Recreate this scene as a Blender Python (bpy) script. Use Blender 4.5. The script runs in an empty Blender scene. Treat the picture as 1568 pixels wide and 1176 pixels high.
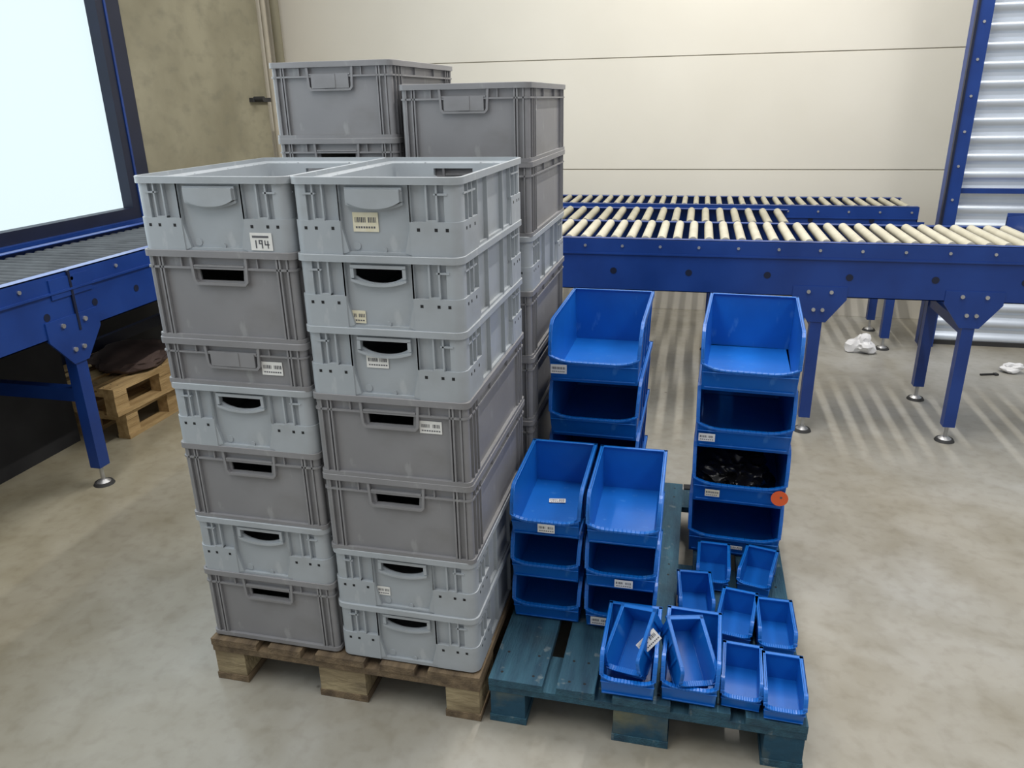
import bpy, bmesh, math, random
from mathutils import Vector, Matrix, noise
random.seed(7)
S=bpy.context.scene
COL=S.collection
# ------------------------------------------------------------------ materials
def mat(name,c1,c2=None,rough=.5,metal=0,scale=6,bump=0,bscale=40,stretch=(1,1,1),spec=.5,contrast=(.35,.65),detail=6,rvar=0,scuff=None,dirt=None):
    m=bpy.data.materials.new(name); m.use_nodes=True
    nt=m.node_tree; N=nt.nodes; L=nt.links; b=N['Principled BSDF']
    b.inputs['Roughness'].default_value=rough; b.inputs['Metallic'].default_value=metal
    b.inputs['Specular IOR Level'].default_value=spec
    tc=N.new('ShaderNodeTexCoord'); mp=N.new('ShaderNodeMapping'); mp.inputs['Scale'].default_value=stretch
    L.new(tc.outputs['Object'],mp.inputs['Vector'])
    if c2 is None: c2=tuple(min(1,x*1.12) for x in c1)
    n=N.new('ShaderNodeTexNoise'); n.inputs['Scale'].default_value=scale; n.inputs['Detail'].default_value=detail
    L.new(mp.outputs[0],n.inputs['Vector'])
    r=N.new('ShaderNodeValToRGB'); r.color_ramp.elements[0].position=contrast[0]; r.color_ramp.elements[1].position=contrast[1]
    r.color_ramp.elements[0].color=(*c1,1); r.color_ramp.elements[1].color=(*c2,1)
    L.new(n.outputs['Fac'],r.inputs['Fac']); out=r.outputs[0]
    def layer(out,color,sc,lo,hi,amt,st):
        mp3=N.new('ShaderNodeMapping'); mp3.inputs['Scale'].default_value=st; L.new(tc.outputs['Object'],mp3.inputs['Vector'])
        n3=N.new('ShaderNodeTexNoise'); n3.inputs['Scale'].default_value=sc; n3.inputs['Detail'].default_value=8; L.new(mp3.outputs[0],n3.inputs['Vector'])
        mr3=N.new('ShaderNodeMapRange'); mr3.inputs['From Min'].default_value=lo; mr3.inputs['From Max'].default_value=hi; mr3.inputs['To Max'].default_value=amt
        L.new(n3.outputs['Fac'],mr3.inputs['Value'])
        mx=N.new('ShaderNodeMixRGB'); L.new(mr3.outputs[0],mx.inputs[0]); L.new(out,mx.inputs[1]); mx.inputs[2].default_value=(*color,1); return mx.outputs[0]
    if dirt: out=layer(out,dirt,7,.50,.72,.55,(1,1,1.6))
    if scuff: out=layer(out,scuff,26,.63,.70,.5,(1,1,.35))
    L.new(out,b.inputs['Base Color'])
    if rvar:
        mr=N.new('ShaderNodeMapRange'); mr.inputs['To Min'].default_value=rough-rvar; mr.inputs['To Max'].default_value=rough+rvar
        L.new(n.outputs['Fac'],mr.inputs['Value']); L.new(mr.outputs[0],b.inputs['Roughness'])
    if bump:
        n2=N.new('ShaderNodeTexNoise'); n2.inputs['Scale'].default_value=bscale; n2.inputs['Detail'].default_value=4
        L.new(mp.outputs[0],n2.inputs['Vector'])
        bp=N.new('ShaderNodeBump'); bp.inputs['Strength'].default_value=bump; bp.inputs['Distance'].default_value=.01
        L.new(n2.outputs['Fac'],bp.inputs['Height']); L.new(bp.outputs[0],b.inputs['Normal'])
    m.diffuse_color=(*c1,1)
    return m
M={}
M['light']=mat('plastic_light_grey',(.36,.39,.415),(.405,.435,.46),rough=.45,scale=4,bump=.03,bscale=90,scuff=(.5,.52,.53),dirt=(.29,.30,.30))
M['dark']=mat('plastic_mid_grey',(.225,.222,.230),(.26,.257,.265),rough=.45,scale=4,bump=.03,bscale=90,scuff=(.36,.36,.36),dirt=(.185,.18,.175))
M['hole']=mat('dark_recess',(.01,.01,.011),rough=.8)
M['label']=mat('paper_label',(.75,.74,.70),(.82,.81,.78),rough=.6,scale=40)
M['ylabel']=mat('paper_label_yellowed',(.72,.66,.45),(.8,.75,.6),rough=.6,scale=40)
M['ink']=mat('label_ink',(.10,.10,.11),rough=.6)
M['orange']=mat('orange_sticker',(.85,.13,.03),rough=.5)
M['bin']=mat('blue_bin_plastic',(.003,.115,.46),(.005,.145,.55),rough=.36,scale=5,bump=.02,bscale=120,scuff=(.06,.24,.60))
M['conv']=mat('blue_painted_steel',(.005,.034,.19),(.008,.046,.24),rough=.38,scale=5,rvar=.06)
M['navy']=mat('navy_frame_paint',(.004,.008,.028),(.006,.011,.036),rough=.45)
M['roller']=mat('roller_cream',(.47,.44,.34),(.56,.53,.42),rough=.4,scale=9)
M['roller2']=mat('roller_worn_tan',(.33,.31,.23),(.42,.39,.29),rough=.4,scale=9)
M['rollg']=mat('roller_dark_grey',(.045,.048,.052),(.07,.075,.08),rough=.75,scale=9,spec=.15)
M['steel']=mat('zinc_steel',(.45,.45,.45),(.6,.6,.6),rough=.4,metal=.8,scale=20)
M['rubber']=mat('dark_rubber',(.03,.03,.03),rough=.7)
M['wood']=mat('pallet_wood_old',(.085,.058,.035),(.25,.18,.105),rough=.85,scale=5,bump=.5,bscale=30,stretch=(6,.8,6),contrast=(.3,.72),dirt=(.05,.04,.03))
M['woodx']=mat('pallet_wood_block',(.15,.11,.06),(.42,.34,.20),rough=.85,scale=5,bump=.5,bscale=30,stretch=(1,4,3),contrast=(.32,.68),dirt=(.07,.05,.035))
M['woodn']=mat('pallet_wood_fresh',(.34,.22,.09),(.55,.38,.18),rough=.8,scale=5,bump=.4,bscale=30,stretch=(6,.8,6))
M['pblue']=mat('pallet_wood_teal_blue',(.012,.048,.082),(.035,.12,.17),rough=.75,scale=5,bump=.5,bscale=30,stretch=(6,.9,6),contrast=(.3,.75),scuff=(.20,.24,.24),dirt=(.02,.035,.045))
M['pblueb']=mat('pallet_block_worn_blue',(.010,.060,.105),(.17,.16,.08),rough=.8,scale=6,bump=.5,bscale=30,contrast=(.47,.72))
M['bag']=mat('black_bag_plastic',(.006,.006,.007),rough=.28,bump=.4,bscale=25)
M['paper']=mat('crumpled_white_paper',(.75,.75,.77),(.85,.85,.85),rough=.7)
M['brown']=mat('brown_cloth',(.05,.03,.025),(.09,.06,.05),rough=.9)
def floor_mat():
    m=bpy.data.materials.new('polished_concrete_floor'); m.use_nodes=True
    nt=m.node_tree; N=nt.nodes; L=nt.links; b=N['Principled BSDF']
    tc=N.new('ShaderNodeTexCoord')
    def nz(s,d,dist=0):
        n=N.new('ShaderNodeTexNoise'); n.inputs['Scale'].default_value=s; n.inputs['Detail'].default_value=d; n.inputs['Distortion'].default_value=dist
        L.new(tc.outputs['Object'],n.inputs['Vector']); return n
    def ramp(src,p0,p1,c0,c1):
        r=N.new('ShaderNodeValToRGB'); r.color_ramp.elements[0].position=p0; r.color_ramp.elements[1].position=p1
        r.color_ramp.elements[0].color=(*c0,1); r.color_ramp.elements[1].color=(*c1,1); L.new(src,r.inputs['Fac']); return r
    def mul(x,y,f):
        mx=N.new('ShaderNodeMixRGB'); mx.blend_type='MULTIPLY'; mx.inputs[0].default_value=f
        L.new(x.outputs[0],mx.inputs[1]); L.new(y.outputs[0],mx.inputs[2]); return mx
    a=nz(.9,9,.6); c=nz(5,12,.4); e=nz(60,3); g=nz(22,8,.2)
    r=ramp(a.outputs['Fac'],.33,.66,(.31,.285,.23),(.375,.368,.34))
    r2=ramp(c.outputs['Fac'],.3,.62,(.76,.73,.66),(1,1,1))
    r4=ramp(g.outputs['Fac'],.30,.52,(.80,.78,.75),(1,1,1))
    mx=mul(mul(r,r2,.8),r4,.6)
    v=N.new('ShaderNodeTexVoronoi'); v.inputs['Scale'].default_value=3.6
    L.new(tc.outputs['Object'],v.inputs['Vector'])
    r3=ramp(v.outputs['Distance'],.022,.034,(.25,.23,.2),(1,1,1))
    mx2=mul(mx,r3,.75)
    sp=N.new('ShaderNodeSeparateXYZ'); L.new(tc.outputs['Object'],sp.inputs[0])
    mr0=N.new('ShaderNodeMapRange'); mr0.inputs['From Min'].default_value=-2.2; mr0.inputs['From Max'].default_value=-.4
    L.new(sp.outputs[0],mr0.inputs['Value'])
    r5=ramp(mr0.outputs[0],0,1,(1,.94,.76),(1,1,1)); mx3=mul(mx2,r5,1)
    L.new(mx3.outputs[0],b.inputs['Base Color'])
    mr=N.new('ShaderNodeMapRange'); mr.inputs['To Min'].default_value=.25; mr.inputs['To Max'].default_value=.5
    L.new(c.outputs['Fac'],mr.inputs['Value']); L.new(mr.outputs[0],b.inputs['Roughness'])
    bp=N.new('ShaderNodeBump'); bp.inputs['Strength'].default_value=.06; bp.inputs['Distance'].default_value=.005
    L.new(e.outputs['Fac'],bp.inputs['Height']); L.new(bp.outputs[0],b.inputs['Normal'])
    return m
M['floor']=floor_mat()
M['wall']=mat('cream_wall_panel',(.70,.66,.57),(.74,.70,.61),rough=.55,scale=1.2,bump=.02,bscale=60)
M['joint']=mat('panel_joint',(.42,.38,.30),rough=.8)
M['concrete']=mat('olive_concrete',(.24,.22,.15),(.33,.305,.215),rough=.85,scale=2.2,bump=.15,bscale=25,detail=9,dirt=(.19,.18,.13))
M['lowdark']=mat('dark_wall_base_and_shade_panel',(.012,.012,.014),(.02,.02,.022),rough=.8)
M['shutter']=mat('galvanised_shutter',(.66,.72,.80),(.74,.80,.88),rough=.32,metal=.55,scale=3)
def glow(name,c,s):
    m=bpy.data.materials.new(name); m.use_nodes=True; N=m.node_tree.nodes
    b=N['Principled BSDF']; b.inputs['Base Color'].default_value=(.05,.05,.05,1); b.inputs['Roughness'].default_value=.6
    b.inputs['Emission Color'].default_value=(*c,1); b.inputs['Emission Strength'].default_value=s; return m
M['sky']=glow('frosted_daylight_glazing',(.78,.94,1.0),1.0)
# ------------------------------------------------------------------ mesh builder
class MB:
    def __init__(s): s.v=[]; s.f=[]; s.m=[]; s.mats=[]
    def mi(s,k):
        if k not in s.mats: s.mats.append(k)
        return s.mats.index(k)
    def add(s,vs,fs,k,T=None):
        o=len(s.v)
        for p in vs:
            p=Vector(p); s.v.append(T@p if T else p)
        i=s.mi(k)
        for f in fs: s.f.append([o+a for a in f]); s.m.append(i)
    def box(s,x0,x1,y0,y1,z0,z1,k,T=None):
        s.add([(x0,y0,z0),(x1,y0,z0),(x1,y1,z0),(x0,y1,z0),(x0,y0,z1),(x1,y0,z1),(x1,y1,z1),(x0,y1,z1)],
          [(0,3,2,1),(4,5,6,7),(0,1,5,4),(1,2,6,5),(2,3,7,6),(3,0,4,7)],k,T)
    def prism(s,poly,axis,a,b,k,T=None):
        n=len(poly)
        def P(p,t):
            if axis=='x': return (t,p[0],p[1])
            if axis=='y': return (p[0],t,p[1])
            return (p[0],p[1],t)
        vs=[P(p,a) for p in poly]+[P(p,b) for p in poly]
        fs=[tuple(range(n)),tuple(range(2*n-1,n-1,-1))]+[(i,(i+1)%n,n+(i+1)%n,n+i) for i in range(n)]
        s.add(vs,fs,k,T)
    def cyl(s,p0,p1,r,k,seg=14,r2=None,T=None):
        p0=Vector(p0);p1=Vector(p1); r2=r if r2 is None else r2
        d=(p1-p0).normalized(); a=d.orthogonal().normalized(); b=d.cross(a)
        vs=[p0+(a*math.cos(t)+b*math.sin(t))*r for t in [2*math.pi*i/seg for i in range(seg)]]
        vs+=[p1+(a*math.cos(t)+b*math.sin(t))*r2 for t in [2*math.pi*i/seg for i in range(seg)]]
        fs=[tuple(range(seg)),tuple(range(2*seg-1,seg-1,-1))]+[(i,(i+1)%seg,seg+(i+1)%seg,seg+i) for i in range(seg)]
        s.add(vs,fs,k,T)
    def mesh(s,name,smooth=32):
        me=bpy.data.meshes.new(name); me.from_pydata([tuple(v) for v in s.v],[],s.f)
        for k in s.mats: me.materials.append(M[k])
        me.polygons.foreach_set('material_index',s.m)
        finish(me,smooth); return me
def finish(me,smooth=32):
    bm=bmesh.new(); bm.from_mesh(me)
    bmesh.ops.recalc_face_normals(bm,faces=bm.faces)
    for f in bm.faces: f.smooth=True
    for e in bm.edges:
        if len(e.link_faces)==2: e.smooth=e.calc_face_angle(0)<math.radians(smooth)
        else: e.smooth=False
    bm.to_mesh(me); bm.free(); me.update()
def obj(name,me,loc=(0,0,0),rz=0,parent=None,bevel=0,rot=None):
    o=bpy.data.objects.new(name,me); COL.objects.link(o); o.location=loc; o.rotation_euler=rot if rot else (0,0,rz)
    if parent: o.parent=parent
    if bevel:
        b=o.modifiers.new('bev','BEVEL'); b.width=bevel; b.segments=2; b.limit_method='ANGLE'; b.angle_limit=math.radians(50)
    return o
# ------------------------------------------------------------------ crates
W,D=.3985,.5985
def loop(i,r,z,seg=5):
    hx,hy=W/2-i,D/2-i; rr=max(r-i,.006); pts=[]
    for cx,cy,a0 in ((hx-rr,hy-rr,0),(-hx+rr,hy-rr,90),(-hx+rr,-hy+rr,180),(hx-rr,-hy+rr,270)):
        for j in range(seg+1):
            a=math.radians(a0+90*j/seg); pts.append((cx+rr*math.cos(a),cy+rr*math.sin(a),z))
    return pts
def loft(mb,prof,r,k):
    n=24; vs=[]; fs=[]
    for i,z in prof: vs+=loop(i,r,z)
    m=len(prof)
    for a in range(m-1):
        for j in range(n): fs.append((a*n+j,a*n+(j+1)%n,(a+1)*n+(j+1)%n,(a+1)*n+j))
    fs.append(tuple(range(n))); fs.append(tuple((m-1)*n+j for j in range(n-1,-1,-1)))
    mb.add(vs,fs,k)
def ring(mb,i0,i1,z0,z1,r,k):
    n=24; vs=loop(i0,r,z0)+loop(i0,r,z1)+loop(i1,r,z1)+loop(i1,r,z0); fs=[]
    for a in range(4):
        b=(a+1)%4
        for j in range(n): fs.append((a*n+j,a*n+(j+1)%n,b*n+(j+1)%n,b*n+j))
    mb.add(vs,fs,k)
def cornerband(mb,i0,i1,z0,z1,r,ex,ey,k,seg=5):
    for sx in(1,-1):
        for sy in(1,-1):
            rows=[]
            for i in (i0,i1):
                hx,hy=W/2-i,D/2-i; rr=max(r-i,.006)
                pts=[(W/2-ex,hy)]
                for j in range(seg+1):
                    a=math.radians(90-90*j/seg); pts.append((hx-rr+rr*math.cos(a),hy-rr+rr*math.sin(a)))
                pts.append((hx,D/2-ey)); rows.append([(x*sx,y*sy) for x,y in pts])
            n=len(rows[0]); vs=[]
            for row,z in((rows[0],z0),(rows[0],z1),(rows[1],z1),(rows[1],z0)): vs+=[(x,y,z) for x,y in row]
            fs=[]
            for a in range(4):
                b=(a+1)%4
                for j in range(n-1): fs.append((a*n+j,a*n+j+1,b*n+j+1,b*n+j))
            fs+=[(0,n,2*n,3*n),(n-1,4*n-1,3*n-1,2*n-1)]
            mb.add(vs,fs,k)
def crate_mesh(kind,closed):
    k='light' if kind=='A' else 'dark'
    H={'A':.168,'B':.2171,'C':.119}[kind]; R=.028 if kind=='A' else .018; B=.014 if kind=='A' else .011
    sh=MB()
    top=H+.004
    loft(sh,[(.026,-.004),(.022,0),(B,.004),(B,H-.013),(.0,H-.012),(.0,top-.001),(.001,top),(.006,top),(.006,H-.006),(B+.0045,H-.012),(B+.006,.006)],R,k)
    me=sh.mesh('tmp'); o=bpy.data.objects.new('tmp',me); COL.objects.link(o)
    ct=MB(); y0,y1=-D/2-.05,D/2+.05
    if closed: y0=0
    if kind=='A':
        hz0,hz1=H-.060,H-.026; hw=.058
        poly=[(-hw,hz1),(-hw,hz0+.016)]+[(-hw+.012+ (2*hw-.024)*t, hz0+.009*(abs(2*t-1))**2.2) for t in [i/10 for i in range(11)]]+[(hw,hz0+.016),(hw,hz1)]
    else:
        hz0,hz1=(H-.068,H-.034) if kind=='B' else (H-.06,H-.03); hw=.056
        poly=[(-hw-.003,hz1),(-hw,hz0),(hw,hz0),(hw+.003,hz1)]
    ct.prism(poly,'y',y0,y1,k); cm=ct.mesh('tmpc'); c=bpy.data.objects.new('tmpc',cm); COL.objects.link(c)
    md=o.modifiers.new('b','BOOLEAN'); md.object=c; md.operation='DIFFERENCE'; md.solver='EXACT'
    dg=bpy.context.evaluated_depsgraph_get(); shell=bpy.data.meshes.new_from_object(o.evaluated_get(dg))
    bpy.data.objects.remove(o); bpy.data.objects.remove(c)
    d=MB(); d.mi(k); hx,hy=W/2,D/2
    def rib_end(x,w,z0,z1,i0):
        for s in(1,-1):
            a,b=sorted((s*(hy-i0),s*(hy-B-.003))); d.box(x-w/2,x+w/2,a,b,z0,z1,k)
    def rib_side(y,w,z0,z1,i0):
        for s in(1,-1):
            a,b=sorted((s*(hx-i0),s*(hx-B-.003))); d.box(a,b,y-w/2,y+w/2,z0,z1,k)
    if kind=='A':
        ring(d,.006,B+.002,.0,.010,R,k)
        cornerband(d,.003,B+.003,.002,.078,R,.118,.135,k)
        cornerband(d,.006,B+.003,.078,H-.012,R,.040,.045,k)
        for x in(-.143,-.120,-.082,.082,.120,.143): rib_end(x,.004,.078,H-.010,.004)
        for x in(-.082,.082): rib_end(x,.005,.006,H-.010,.004)
        for s in(1,-1):
            rib_end(s*.152,.030,H-.034,H-.030,.004)
            rib_end(s*.131,.026,.078,.082,.003)
        for y in(-.235,-.205,-.160,-.075,.075,.160,.205,.235): rib_side(y,.004,.078 if abs(y)>.15 else .006,H-.010,.004)
        for s in(1,-1): rib_side(s*.22,.09,H-.034,H-.030,.004)
        for sx in(1,-1):
            for sy in(1,-1):
                for xx in(.165,.140,.100):
                    y=sy*(hy-.0027); d.box(sx*xx-.0035,sx*xx+.0035,min(y,y-sy*.002),max(y,y-sy*.002),.058,.065,'hole')
                for yy in(.255,.23,.19):
                    x=sx*(hx-.0027); d.box(min(x,x-sx*.002),max(x,x-sx*.002),sy*yy-.0035,sy*yy+.0035,.058,.065,'hole')
        for s in(1,-1):
            for e in(1,-1):
                pl=[(s*.083,.078),(s*.066,.010),(s*.083,.004)]
                d.prism(pl,'y',*sorted((e*(hy-.0045),e*(hy-B-.002))),k)
                pl=[(s*.166,.078),(s*.150,.010),(s*.166,.004)]
                d.prism(pl,'x',*sorted((e*(hx-.0045),e*(hx-B-.002))),k)
        for e in(1,-1):
            a,b=sorted((e*(hy-.004),e*(hy-B-.001)))
            d.box(-hw-.008,hw+.008,a,b,hz1,hz1+.008,k)
            for s in(1,-1): d.box(*sorted((s*hw,s*(hw+.008))),a,b,hz0+.012,hz1+.001,k)
            pts=[(-hw-.008+(2*hw+.016)*t,hz0-.001+.012*(abs(2*t-1))**2.2) for t in [i/12 for i in range(13)]]
            pl=pts+[(x,z-.006) for x,z in reversed(pts)]
            d.prism(pl,'y',a,b,k)
        for e in(1,-1): 
            y=e*(hy-B)
            d.cyl((.015,y,.014),(.015,y+e*.003,.014),.006,k,12)
            d.cyl((-.05,y,.022),(-.05,y+e*.002,.022),.009,k,12)
    else:
        ring(d,.002,B+.002,.002,.014,R,k)
        ring(d,.003,B+.002,H-.040,H-.035,R,k) if kind=='B' else ring(d,.003,B+.002,H-.034,H-.030,R,k)
        cornerband(d,.0065,B+.002,.012,H-.011,R,.020,.022,k)
        for x in(-.158,-.150,.150,.158): rib_end(x,.004,.012,H-.010,.003)
        for x in(-.176,.176): rib_end(x,.004,.012,H-.010,.003)
        for y in(-.262,-.236,-.214,.214,.236,.262): rib_side(y,.004,.012,H-.010,.003)
        if kind=='B':
            for y in(-.09,.09): rib_side(y,.003,H-.036,H-.010,.004)
        for x in(-.1,.1): rib_end(x,.003,H-.036,H-.010,.004)
        for e in(1,-1):
            a,b=sorted((e*(hy-.0015),e*(hy-B-.001)))
            pl=[(-hw-.02,H-.012),(-hw-.016,hz0-.001),(-hw-.008,hz0-.010),(hw+.008,hz0-.010),(hw+.016,hz0-.001),(hw+.02,H-.012),
                (hw+.013,H-.012),(hw+.010,hz0+.002),(hw+.005,hz0-.004),(-hw-.005,hz0-.004),(-hw-.010,hz0+.002),(-hw-.013,H-.012)]
            for i in range(5):
                j=11-i; d.prism([pl[i],pl[i+1],pl[j-1],pl[j]],'y',a,b,k)
            d.box(-hw-.01,hw+.01,a,b,hz1,hz1+.004,k)
    if closed:
        if kind=='A':
            pts=[(-hw-.004+(2*hw+.008)*t,hz0-.003+.015*(abs(2*t-1))**2.4) for t in [i/14 for i in range(15)]]
            d.prism(pts+[(hw+.004,hz1+.004),(-hw-.004,hz1+.004)],'y',-hy-.003,-hy+B+.002,k)
        else:
            d.box(-hw-.004,hw+.004,-hy+.001,-hy+B+.001,hz0-.003,hz1+.003,k)
            d.box(-.018,.018,-hy-.0005,-hy+.004,hz0-.002,hz1+.003,k)
    dm=d.mesh('det')
    bm=bmesh.new(); bm.from_mesh(shell); bm.from_mesh(dm)
    me=bpy.data.meshes.new('crate_'+kind+('_closed' if closed else '')); bm.to_mesh(me); bm.free()
    for kk in d.mats: me.materials.append(M[kk])
    bpy.data.meshes.remove(dm); bm=bmesh.new(); bm.from_mesh(me)
    for f in bm.faces: f.smooth=True
    for e in bm.edges: e.smooth = len(e.link_faces)==2 and e.calc_face_angle(0)<math.radians(30)
    bm.to_mesh(me); bm.free()
    return me
CM={}
def cm(k,c=False):
    if (k,c) not in CM: CM[(k,c)]=crate_mesh(k,c)
    return CM[(k,c)]
HH={'A':.168,'B':.2171,'C':.119}
def label_mesh(w,h,k='label',style=0):
    b=MB(); b.box(-w/2,w/2,-.0006,0,-h/2,h/2,k)
    y0,y1=-.001,-.0005
    if style==0:
        x=-w*.42
        while x<w*.40:
            ww=random.choice((.0012,.002,.003)); b.box(x,x+ww,y0,y1,-h*.02,h*.25,'ink'); x+=ww+.0018
            if x>-w*.02 and x<w*.05: x=w*.1
        x=-w*.4
        while x<w*.38: b.box(x,x+.004,y0,y1,-h*.32,-h*.22,'ink'); x+=.006
    elif style==1:
        b.box(-w*.4,w*.35,y0,y1,h*.22,h*.34,'ink')
        b.box(-w*.28,-w*.22,y0,y1,-h*.38,h*.08,'ink')
        b.box(-w*.12,-w*.06,y0,y1,-h*.1,h*.08,'ink'); b.box(-w*.12,w*.05,y0,y1,h*.04,h*.1,'ink'); b.box(0,w*.06,y0,y1,-h*.38,h*.1,'ink'); b.box(-w*.12,w*.05,y0,y1,-h*.14,-h*.08,'ink')
        b.box(w*.14,w*.19,y0,y1,-h*.16,h*.08,'ink'); b.box(w*.14,w*.36,y0,y1,-h*.2,-h*.13,'ink'); b.box(w*.27,w*.32,y0,y1,-h*.38,h*.06,'ink')
    return b.mesh('label')
def add_label(parent,x,z,y,w=.055,h=.034,k='label',style=0,ry=0,tilt=0):
    o=obj('label',label_mesh(w,h,k,style),(x,y,z),parent=parent); o.rotation_euler=(tilt,ry,0); return o
def tower(x,y,seq,z0=.144,labels={}):
    z=z0
    for i,(k,c) in enumerate(seq):
        jx=random.uniform(-.0008,.0008); jy=random.uniform(-.003,.003)
        o=obj('stacking_crate',cm(k,c),(x+jx,y+jy,z+.0045),rz=random.uniform(-.002,.002))
        for L in labels.get(i,[]): add_label(o,*L[0:2],-D/2+L[2],**L[3])
        z+=HH[k]
    return o
o_=False
tower(-.2,.3,[('A',o_),('A',o_),('B',o_),('B',o_),('A',o_),('A',o_),('A',True)],labels={
  6:[(-.025,.075,.0125,dict(w=.06,h=.042,k='ylabel'))],5:[(-.062,.028,.0125,dict(w=.042,h=.03,k='ylabel'))],4:[(-.022,.090,.0125,dict(w=.055,h=.032))],
  3:[(.10,.15,.0095,dict(w=.056,h=.032))],1:[(-.06,.05,.0125,dict(w=.036,h=.026))]})
tower(-.6,.3,[('B',o_),('A',o_),('B',o_),('A',o_),('C',True),('B',o_),('A',True)],labels={
  6:[(.12,.028,.0015,dict(w=.055,h=.040,style=1))],4:[(.10,.055,.0095,dict(w=.056,h=.034))]})
t=tower(-.195,.99,[('B',o_),('B',o_),('B',o_),('B',o_),('A',o_),('B',o_),('B',True)])
lb=add_label(t,W/2-.0095,.16,-.195,w=.03,h=.034); lb.rotation_euler=(0,0,math.radians(90))
tower(-.605,.99,[('A',o_),('A',o_),('C',o_),('B',o_),('B',o_),('B',o_),('B',o_),('B',True)])
# ------------------------------------------------------------------ pallets
def pallet_mesh(name,kt,kb,ks=None,LX=.8,LY=1.2):
    b=MB(); ks=ks or kt; sx=LX/.8; sy=LY/1.2
    def jit(): return random.uniform(-.004,.004)
    xs=[(0,.145),(.1815,.2815),(.3275,.4725),(.5185,.6185),(.655,.8)]
    xs=[(a*sx,c*sx) for a,c in xs]
    for a,c in xs: b.box(a,c,jit()*.7,LY+jit()*.7,.122,.144,kt)
    for y0 in(0,.5275,1.055): b.box(0,LX,y0*sy+.002,(y0+.145)*sy-.002,.100,.1218,ks)
    for bx,bw in((0,.1),(.3275,.145),(.7,.1)):
        for y0 in(0.004,.5275,1.051): b.box(bx*sx+.003,(bx+bw)*sx-.003,y0*sy,(y0+.145)*sy,.022,.0998,kb)
        b.box(bx*sx,(bx+bw)*sx,0.002,LY-.002,0,.0218,kt)
    for a,c in xs:
        for y in(.03,.11,.57,.63,1.09,1.16):
            for x in(a+.03,c-.03): b.cyl((x,y*sy,.1435),(x,y*sy,.1446),.004,'hole',8)
    return b.mesh(name)
obj('wooden_pallet',pallet_mesh('pallet_grey','wood','woodx'),(-.8,-.012,0),bevel=.003)
obj('blue_painted_pallet',pallet_mesh('pallet_blue','pblue','pblueb'),(.022,.0,0),bevel=.003)
# ------------------------------------------------------------------ bins
def bin_mesh(name,w,d,h,t=.0035,lip=.42):
    """open-front picking bin: front at y=0, back y=d, centred x"""
    b=MB(); hw=w/2; k='bin'
    yt=d*.17; zf=h*lip
    curve=[(yt,h),(yt*.72,h*.985),(yt*.50,h*.93),(yt*.30,h*.82),(yt*.15,h*.70),(yt*.05,h*(lip+.12)),(0,h*(lip+.04))]
    fy=.035*d+.004
    prof=[(fy,0),(d-.004,0),(d,h)]+curve
    for s in(1,-1):
        xs=sorted((s*hw*1.0-s*.006,s*(hw-.006-t)))
        b.prism(prof,'x',xs[0],xs[1],k)
        edge=[(d,h)]+curve
        for i in range(len(edge)-1):
            (y0,z0),(y1,z1)=edge[i],edge[i+1]
            dv=Vector((y1-y0,z1-z0)).normalized(); nrm=Vector((dv.y,-dv.x)); 
            if nrm.dot(Vector((1,-1)))<0: nrm=-nrm
            th=.0035 if w<.15 else .005
            q=[(y0,z0),(y1,z1),(y1+nrm.x*th,z1+nrm.y*th),(y0+nrm.x*th,z0+nrm.y*th)]
            a,c=sorted((s*hw,s*(hw-.008-t))); b.prism(q,'x',a,c,k)
        a,c=sorted((s*hw,s*(hw-.003))); b.prism([(d*.995,h),(d*.99,h*.9),(yt*.75,h*.9),(yt*.75,h*.98),(yt,h)],'x',a,c,k)
        for y in(.35*d,.6*d,.85*d):
            a,c=sorted((s*(hw-.001),s*(hw-.008))); b.box(a,c,y-.003,y+.003,h*.05,h*.92,k)
        a,c=sorted((s*(hw-.004),s*(hw-.010))); b.box(a,c,fy+.01,d-.01,0,h*.06,k)
    b.box(-hw+.006,hw-.006,fy,d-.004,0,t,k)
    b.prism([(d-.004-t,0),(d-.004,0),(d,h),(d-t,h)],'x',-hw+.006,hw-.006,k)
    b.box(-hw,hw,d-.010,d+.002,h-.004,h,k)
    b.box(-hw,hw,d-.001,d+.002,h*.88,h,k)
    n=16; top=[]
    for i in range(n+1):
        u=-1+2*i/n; e=abs(u)
        z=zf*(.90)+ (h*(lip+.06)-zf*.90)*max(0,(e-.45)/.55)**2.2; top.append((u*(hw-.004),z))
    for i in range(n):
        (x0,z0),(x1,z1)=top[i],top[i+1]
        yb=fy; yf=0.0
        def Y(z): return yb+(yf-yb)*min(1,z/zf)
        vs=[]
        for (x,z) in((x0,z0),(x1,z1)):
            vs+=[(x,Y(0),0),(x,Y(z),z),(x,Y(z)+t,z),(x,Y(0)+t,0)]
        b.add(vs,[(0,1,5,4),(1,2,6,5),(2,3,7,6),(3,0,4,7)]+([(0,3,2,1)] if i==0 else [])+([(4,5,6,7)] if i==n-1 else []),k)
        th=.004 if w<.15 else .006
        vs=[]
        for (x,z) in((x0,z0),(x1,z1)):
            vs+=[(x,-.003,z-th),(x,-.003,z+.001),(x,.011,z+.001),(x,.011,z-th)]
        b.add(vs,[(0,1,5,4),(1,2,6,5),(2,3,7,6),(3,0,4,7),(0,3,2,1),(4,5,6,7)],k)
    b.box(-hw*.96,hw*.96,-.002,.004,zf*.78,zf*.82,k); b.box(-hw*.92,hw*.92,fy*.8-.004,fy*.8+.004,zf*.12,zf*.17,k)
    for v in b.v:
        q=1-.05*(1-max(0,min(1,v.z/h)))
        v.x*=q
    return b.mesh(name,40)
BIG=bin_mesh('bin_big',.30,.50,.195); SM=bin_mesh('bin_small',.205,.35,.142); MED=bin_mesh('bin_med',.145,.235,.122,.003,.5); TN=bin_mesh('bin_tiny',.103,.165,.078,.0025,.55)
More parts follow.
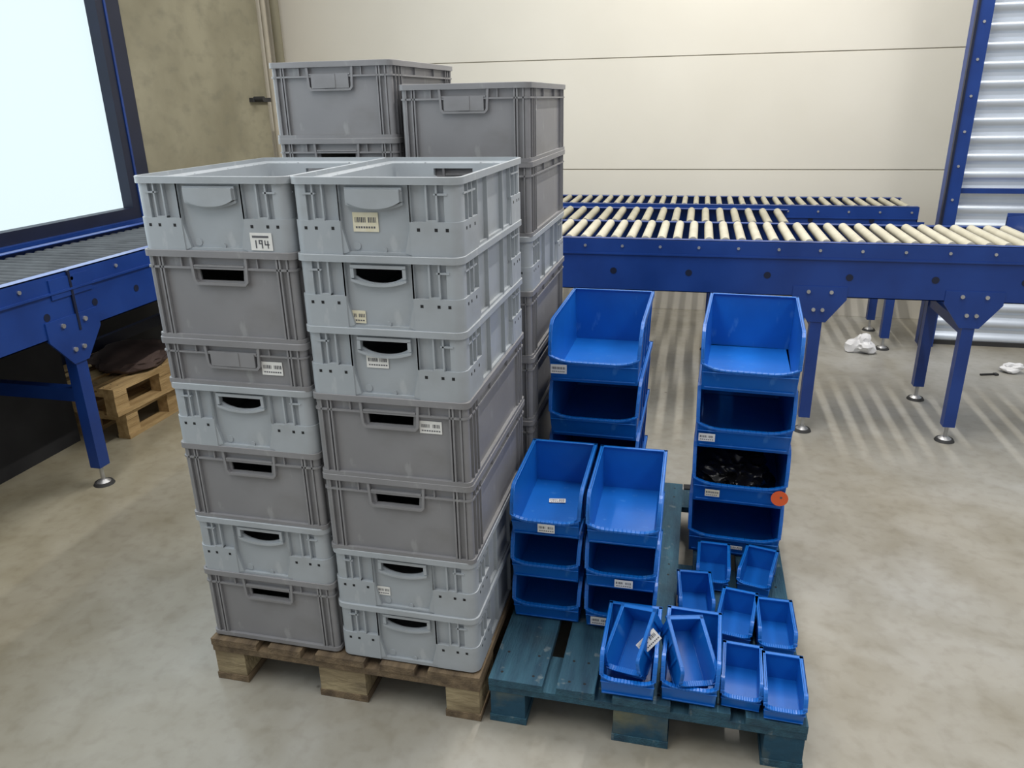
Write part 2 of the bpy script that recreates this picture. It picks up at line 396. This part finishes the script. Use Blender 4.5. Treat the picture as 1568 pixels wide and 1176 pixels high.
def stack(me,x,y,n,pitch,rz=0,z0=.145,labels={}):
    out=[]
    for i in range(n):
        o=obj('storage_bin',me,(x+random.uniform(-.002,.002),y+random.uniform(-.003,.003),z0+i*pitch),rz=rz+random.uniform(-.006,.006),bevel=.0012)
        for L in labels.get(i,[]): add_label(o,L[0],L[1],-.0045,**L[2])
        out.append(o)
    return out
R4=stack(BIG,.665,.705,4,.1915,rz=-.035,labels={2:[(-.11,.045,dict(w=.05,h=.026))],1:[(-.08,.045,dict(w=.045,h=.024,k='ylabel'))],0:[(.01,.045,dict(w=.04,h=.012))]})
R4[3].rotation_euler[2]=-.06
stack(BIG,.195,.71,4,.1915,rz=-.01,labels={3:[(-.11,.05,dict(w=.052,h=.030))]})
SMA=stack(SM,.125,.255,3,.1395,labels={2:[(.005,.036,dict(w=.048,h=.026))]})
stack(SM,.340,.250,3,.1395,labels={1:[(.01,.032,dict(w=.05,h=.024))],0:[(-.055,.034,dict(w=.05,h=.026))]})
lb=add_label(SMA[2],.0,.006,.21,w=.05,h=.024); lb.rotation_euler=(math.radians(-90),0,.15)
b=MB(); b.cyl((0,0,0),(0,-.0012,0),.026,'orange',28); b.cyl((.004,-.0012,.004),(.004,-.0016,.004),.004,'ink',10)
st=obj('round_sticker',b.mesh('round_sticker'),(.125,-.003,.05),parent=R4[1])
def blob(name,k,r,sc,amp,fr,seed=0,sub=4,flat=None):
    bm=bmesh.new(); bmesh.ops.create_icosphere(bm,subdivisions=sub,radius=r)
    for v in bm.verts:
        n=noise.noise(v.co*fr/r+Vector((seed,seed,0))); n2=abs(noise.noise(v.co*fr*2.3/r+Vector((seed+9,0,0))))
        v.co*=1+amp*n-amp*.8*n2
        v.co.x*=sc[0]; v.co.y*=sc[1]; v.co.z*=sc[2]
        if flat is not None and v.co.z<-flat: v.co.z=-flat
    me=bpy.data.meshes.new(name); bm.to_mesh(me); bm.free(); me.materials.append(M[k]); finish(me,25); return me
obj('black_plastic_bag',blob('bag','bag',.11,(1.1,1.2,.68),.55,1.1,3,5,.045),(.665,.86,.145+.1915+.052))
stack(MED,.385,-.008,1,0); stack(MED,.535,.004,1,0,rz=-.03)
for x,y,rz in((.662,.018,-.05),(.764,-.002,-.03),(.766,.232,.0),(.650,.258,-.15),(.553,.325,.08),(.598,.503,-.02),(.716,.505,-.22)):
    stack(TN,x,y,1,0,rz=rz)
def tilted(x,y,z,rot): return obj('storage_bin',TN,(x,y,z),rot=rot,bevel=.001)
t=tilted(.388,.035,.178,(math.radians(30),math.radians(-12),math.radians(-22)))
lb=add_label(t,.047,.055,.085,w=.062,h=.034); lb.rotation_euler=(math.radians(-35),math.radians(0),math.radians(60))
tilted(.543,.03,.172,(math.radians(27),math.radians(8),math.radians(24)))
# ------------------------------------------------------------------ conveyors
def foot(b,x,y):
    b.cyl((x,y,0),(x,y,.012),.045,'rubber',20,.038); b.cyl((x,y,.012),(x,y,.024),.03,'steel',16,.014); b.cyl((x,y,.02),(x,y,.10),.009,'steel',10)
def conveyor_x(name,x0,x1,y0,y1,zt,h,legs,pitch=.075,rr=.022,rollk='roller',boltstep=.18,rx=None,lw=.026):
    b=MB(); k='conv'; t=.006
    for y,s in((y0,1),(y1,-1)):
        a,c=sorted((y,y+s*t)); b.box(x0,x1,a,c,zt-h,zt,k)
        a,c=sorted((y,y+s*.045)); b.box(x0,x1,a,c,zt-.004,zt,k); b.box(x0,x1,a,c,zt-h,zt-h+.004,k)
        a,c=sorted((y-s*.008,y+s*.002)); b.box(x0,x1,a,c,zt-.075,zt-.067,k); b.box(x0,x1,*sorted((y-s*.004,y)),zt-.068,zt-.002,k)
        x=x0+.06
        while x<x1-.02:
            b.cyl((x,y-s*.0045,zt-.033),(x,y-s*.009,zt-.033),.007,'steel',8); x+=boltstep
        x=x0+.2
        while x<x1-.1:
            b.cyl((x,y-s*.0005,zt-h*.62),(x,y-s*.0015,zt-h*.62),.016,'navy',14); x+=.36
    for x in(x0,x1): b.box(min(x,x+(.006 if x==x0 else -.006)),max(x,x+(.006 if x==x0 else -.006)),y0,y1,zt-h,zt-.06,k)
    X0,X1=rx or (x0,x1)
    x=X0+pitch*.6
    while x<X1-.02:
        b.cyl((x,y0+.045,zt-.012),(x,y1-.045,zt-.012),rr,rollk,14); b.cyl((x,y0+.006,zt-.012),(x,y1-.006,zt-.012),.007,'steel',8); x+=pitch
    for lx in legs:
        zl=zt-h
        for y,s in((y0,1),(y1,-1)):
            a,c=sorted((y-s*.004,y+s*.004))
            b.prism([(lx-.12,zl+.05),(lx+.12,zl+.05),(lx+.12,zl-.01),(lx+.04,zl-.12),(lx-.04,zl-.12),(lx-.12,zl-.01)],'y',a,c,k)
            for dx in(-.05,.05):
                b.cyl((lx+dx,y-s*.004,zl+.025),(lx+dx,y-s*.012,zl+.025),.009,'steel',8); b.cyl((lx+dx*.4,y-s*.004,zl-.06),(lx+dx*.4,y-s*.012,zl-.06),.009,'steel',8)
            b.box(lx-lw,lx+lw,min(y,y+s*.05),max(y,y+s*.05),.08,zl,k)
            foot(b,lx,y+s*.028)
        b.box(lx-.02,lx+.02,y0+.05,y1-.05,zl-.16,zl-.11,k)
        b.box(lx-.02,lx+.02,y0+.05,y1-.05,zl-.02,zl+.03,k)
    return obj(name,b.mesh(name))
c1=conveyor_x('roller_conveyor',-1.9,2.35,2.15,2.76,.94,.25,[-1.2,1.06,1.71])
c2=conveyor_x('roller_conveyor',-1.9,1.02,2.84,3.46,.92,.16,[-1.0,.60],pitch=.085,rollk='roller2')
c3=conveyor_x('roller_conveyor',-1.9,1.80,3.62,4.12,.92,.14,[-.9,1.72],pitch=.075,rr=.018,rollk='roller2')
b=MB(); b.prism([(2.32,.90),(2.32,1.04),(2.40,1.05),(2.80,.98),(2.80,.90)],'x',2.0,2.012,'conv'); b.box(2.0,2.30,2.79,2.80,.80,1.0,'conv')
e=obj('end_guide',b.mesh('guide'),parent=c1)
b=MB(); k='conv'; X1,X0=-2.0,-2.62; ya,yb=-.9,2.62; zt=.96; h=.25
for x,s in((X1,-1),(X0,1)):
    b.box(*sorted((x,x+s*.006)),ya,yb,zt-h,zt,k); b.box(*sorted((x,x+s*.05)),ya,yb,zt-.004,zt,k); b.box(*sorted((x,x+s*.05)),ya,yb,zt-h,zt-h+.004,k)
    b.box(*sorted((x-s*.01,x+s*.002)),ya,yb,zt-.078,zt-.07,k)
    y=ya+.1
    while y<yb-.05:
        b.cyl((x-s*.001,y,zt-.035),(x-s*.006,y,zt-.035),.008,'steel',8)
        b.cyl((x-s*.0005,y+.1,zt-.16),(x-s*.0015,y+.1,zt-.16),.016,'navy',14); y+=.26
b.box(X1-.004,X1+.008,1.0,1.012,zt-h,zt,'navy'); b.box(X1,X1+.006,.9,1.12,zt-.10,zt-.02,k)
y=ya+.05
while y<yb-.03:
    b.cyl((X0+.05,y,zt-.04),(X1-.05,y,zt-.04),.025,'rollg',12); y+=.056
for ly in(-.55,.98,2.3):
    for x,s in((X1,-1),(X0,1)):
        zl=zt-h
        b.prism([(ly-.14,zl+.07),(ly+.14,zl+.07),(ly+.14,zl-.01),(ly+.04,zl-.13),(ly-.04,zl-.13),(ly-.14,zl-.01)],'x',x-.004,x+.006,k)
        for dy in(-.06,.06):
            b.cyl((x,ly+dy,zl+.04),(x-s*.014,ly+dy,zl+.04),.01,'steel',8); b.cyl((x,ly+dy*.4,zl-.07),(x-s*.014,ly+dy*.4,zl-.07),.01,'steel',8)
        b.box(*sorted((x,x+s*.05)),ly-.03,ly+.03,.09,zl,k); foot(b,x+s*.025,ly)
    b.box(X0+.05,X1-.05,ly-.02,ly+.02,.40,.46,k); b.box(X0+.05,X1-.05,ly-.02,ly+.02,.66,.71,k)
b.box(X0+.006,X1-.006,ya,yb,zt-h+.004,zt-h+.012,'navy')
b.box(X0,X0+.03,ya,yb,.36,.42,'navy')
b.box(-2.50,-2.485,ya,1.36,.0,zt-h,'lowdark')  # added dark panel, deepens the shade under the conveyor
obj('wall_side_roller_conveyor',b.mesh('lconv'))
HP=pallet_mesh('half_pallet','woodn','woodn',LX=.56,LY=.72)
obj('half_pallet',HP,(-2.80,1.42,0),rz=0,bevel=.003)
obj('half_pallet',HP,(-2.79,1.39,.1445),rz=math.radians(-3),bevel=.003)
obj('folded_cloth',blob('cloth','brown',.2,(1.0,1.1,.34),.25,1.3,5,4,.04),(-2.42,1.74,.1445*2+.04))
# ------------------------------------------------------------------ litter
obj('crumpled_paper',blob('paper','paper',.085,(1.0,.9,.95),.6,.9,11,3,.05),(1.57,3.55,.05))
obj('crumpled_paper',blob('paper2','paper',.05,(1.3,.9,.6),.6,.9,17,3,.028),(2.36,3.30,.028))
b=MB(); b.box(-.06,.05,-.012,.012,0,.012,'steel'); b.box(.03,.06,-.02,.02,.002,.02,'hole'); obj('metal_strip',b.mesh('strip'),(.47,1.42,0),rz=.05)
b=MB(); b.box(-.05,.05,-.006,.006,0,.01,'rubber'); b.box(.03,.05,-.02,.006,0,.012,'rubber'); obj('small_scrap',b.mesh('scrap'),(2.22,3.22,0),rz=.3)
# ------------------------------------------------------------------ room
XL,YB=-2.85,4.45
b=MB(); b.box(-4.5,6.0,-4.0,6.0,-.1,0,'floor'); obj('floor',b.mesh('floor'))
b=MB(); zs=[0,1.07,1.85,2.63,3.41,4.2]
b.box(XL-.2,2.6+3.4,YB+.012,YB+.16,0,4.2,'joint')
for i in range(5):
    z0,z1=zs[i]+(.003 if i else 0),zs[i+1]-.003
    b.box(XL,6.0,YB,YB+.02,z0,z1,'wall')
obj('wall_back',b.mesh('wall_back'),bevel=.002)
b=MB()
wy0,wy1,wz0,wz1=-3.2,2.47,1.01,3.3
b.box(XL-.25,XL,-4.0,2.66,0,.94,'lowdark')
b.box(XL-.25,XL,-4.0,2.66,wz1+.1,4.2,'concrete')
b.box(XL-.25,XL,-4.0,wy0-.05,.94,wz1+.1,'concrete')
b.box(XL-.25,XL,2.66,4.20,0,4.2,'concrete'); b.box(XL-.25,XL-.03,4.20,YB+.05,0,4.2,'wall')
obj('wall_left',b.mesh('wall_left'))
b=MB()
b.box(XL-.10,XL+.02,wy0-.1,2.66,.94,wz0,'navy'); b.box(XL-.10,XL+.02,wy0-.1,2.66,wz1,wz1+.12,'navy')
b.box(XL-.10,XL+.02,wy1,2.66,wz0,wz1,'navy'); b.box(XL-.10,XL+.02,wy0-.1,wy0,wz0,wz1,'navy')
b.box(XL+.02,XL+.026,wy1+.06,wy1+.075,.94,wz1,'conv')
b.box(XL-.02,XL+.06,wy0-.1,2.66,.905,.945,'conv')
b.box(XL-.06,XL-.05,wy0,wy1,wz0,wz1,'sky')
obj('window_1',b.mesh('window_1'))
b=MB()
b.cyl((XL+.03,4.24,0),(XL+.03,4.24,4.1),.02,'joint',14); b.cyl((XL+.05,4.38,0),(XL+.05,4.38,4.1),.035,'concrete',14)
b.cyl((XL+.02,3.98,1.62),(XL+.10,3.98,1.62),.02,'rubber',12); b.box(XL,XL+.03,3.94,4.2,1.60,1.63,'rubber')
b.cyl((XL+.03,4.28,.4),(XL+.03,4.28,1.42),.012,'rubber',10)
obj('wall_pipes',b.mesh('wall_pipes'))
YS=3.85
b=MB(); z=0; prof=[]
while z<4.2:
    for j in range(10):
        a=j/10; prof.append((YS-.026*math.sin(math.pi*a/.8) if a<.8 else YS, z+.105*a))
    z+=.105
vs=[];fs=[]
for y,z in prof: vs+=[(2.04,y,z),(6.0,y,z)]
for i in range(len(prof)-1): fs.append((2*i,2*i+1,2*i+3,2*i+2))
b.add(vs,fs,'shutter'); b.box(2.04,6,YS+.01,YS+.03,0,4.2,'shutter'); b.box(2.04,6,YS-.03,YS+.01,0,.03,'rubber')
obj('door_1',b.mesh('door_1'))
b=MB(); b.box(1.97,2.05,YS-.10,YS+.02,0,4.2,'conv'); b.box(1.962,1.975,YS-.11,YS-.08,0,4.2,'navy')
b.box(2.05,6,YS-.06,YS-.03,.985,1.015,'conv')
z=.15
while z<4.1: b.cyl((2.01,YS-.10,z),(2.01,YS-.106,z),.008,'steel',8); z+=.2
obj('trim_1',b.mesh('trim_1'))
# ------------------------------------------------------------------ lights
def area(name,loc,sx,sy,e,c=(1,1,1),rot=(0,0,0)):
    l=bpy.data.lights.new(name,'AREA'); l.shape='RECTANGLE'; l.size=sx; l.size_y=sy; l.energy=e; l.color=c
    o=bpy.data.objects.new(name,l); COL.objects.link(o); o.location=loc; o.rotation_euler=rot; return o
area('ceiling_tube_and_fill',(.7,2.6,4.3),.06,4.0,165,(1,.97,.92))
area('ceiling_tube_and_fill',(-1.2,-1.2,4.6),1.0,3.5,85,(1,.985,.96))  # broad soft fill added overhead, not a tube
area('ceiling_tube_and_fill',(3.0,-.5,4.6),1.0,4.0,85,(1,.985,.96))  # second broad overhead fill, added like the one above
area('window_daylight',(XL+.1,.3,2.1),2.0,4.6,55,(.82,.93,1),(0,math.radians(-90),0))
w=bpy.data.worlds.new('world'); S.world=w; w.use_nodes=True
w.node_tree.nodes['Background'].inputs[0].default_value=(.93,.96,1,1); w.node_tree.nodes['Background'].inputs[1].default_value=.43
# ------------------------------------------------------------------ camera
C=Vector((0.4806,-1.5537,1.5729)); yaw,pit,rol,f=0.2392,0.3559,-0.0194,1189.79
F=Vector((-math.sin(yaw)*math.cos(pit),math.cos(yaw)*math.cos(pit),-math.sin(pit))); R0=Vector((math.cos(yaw),math.sin(yaw),0)); U0=R0.cross(F)
R=R0*math.cos(rol)+U0*math.sin(rol); U=U0*math.cos(rol)-R0*math.sin(rol)
cd=bpy.data.cameras.new('cam'); cd.sensor_fit='HORIZONTAL'; cd.sensor_width=36; cd.lens=f/1600*36; cd.clip_start=.05
co=bpy.data.objects.new('camera',cd); COL.objects.link(co)
m=Matrix((R,U,-F)).transposed().to_4x4(); m.translation=C; co.matrix_world=m
S.camera=co
S.view_settings.view_transform='Standard'
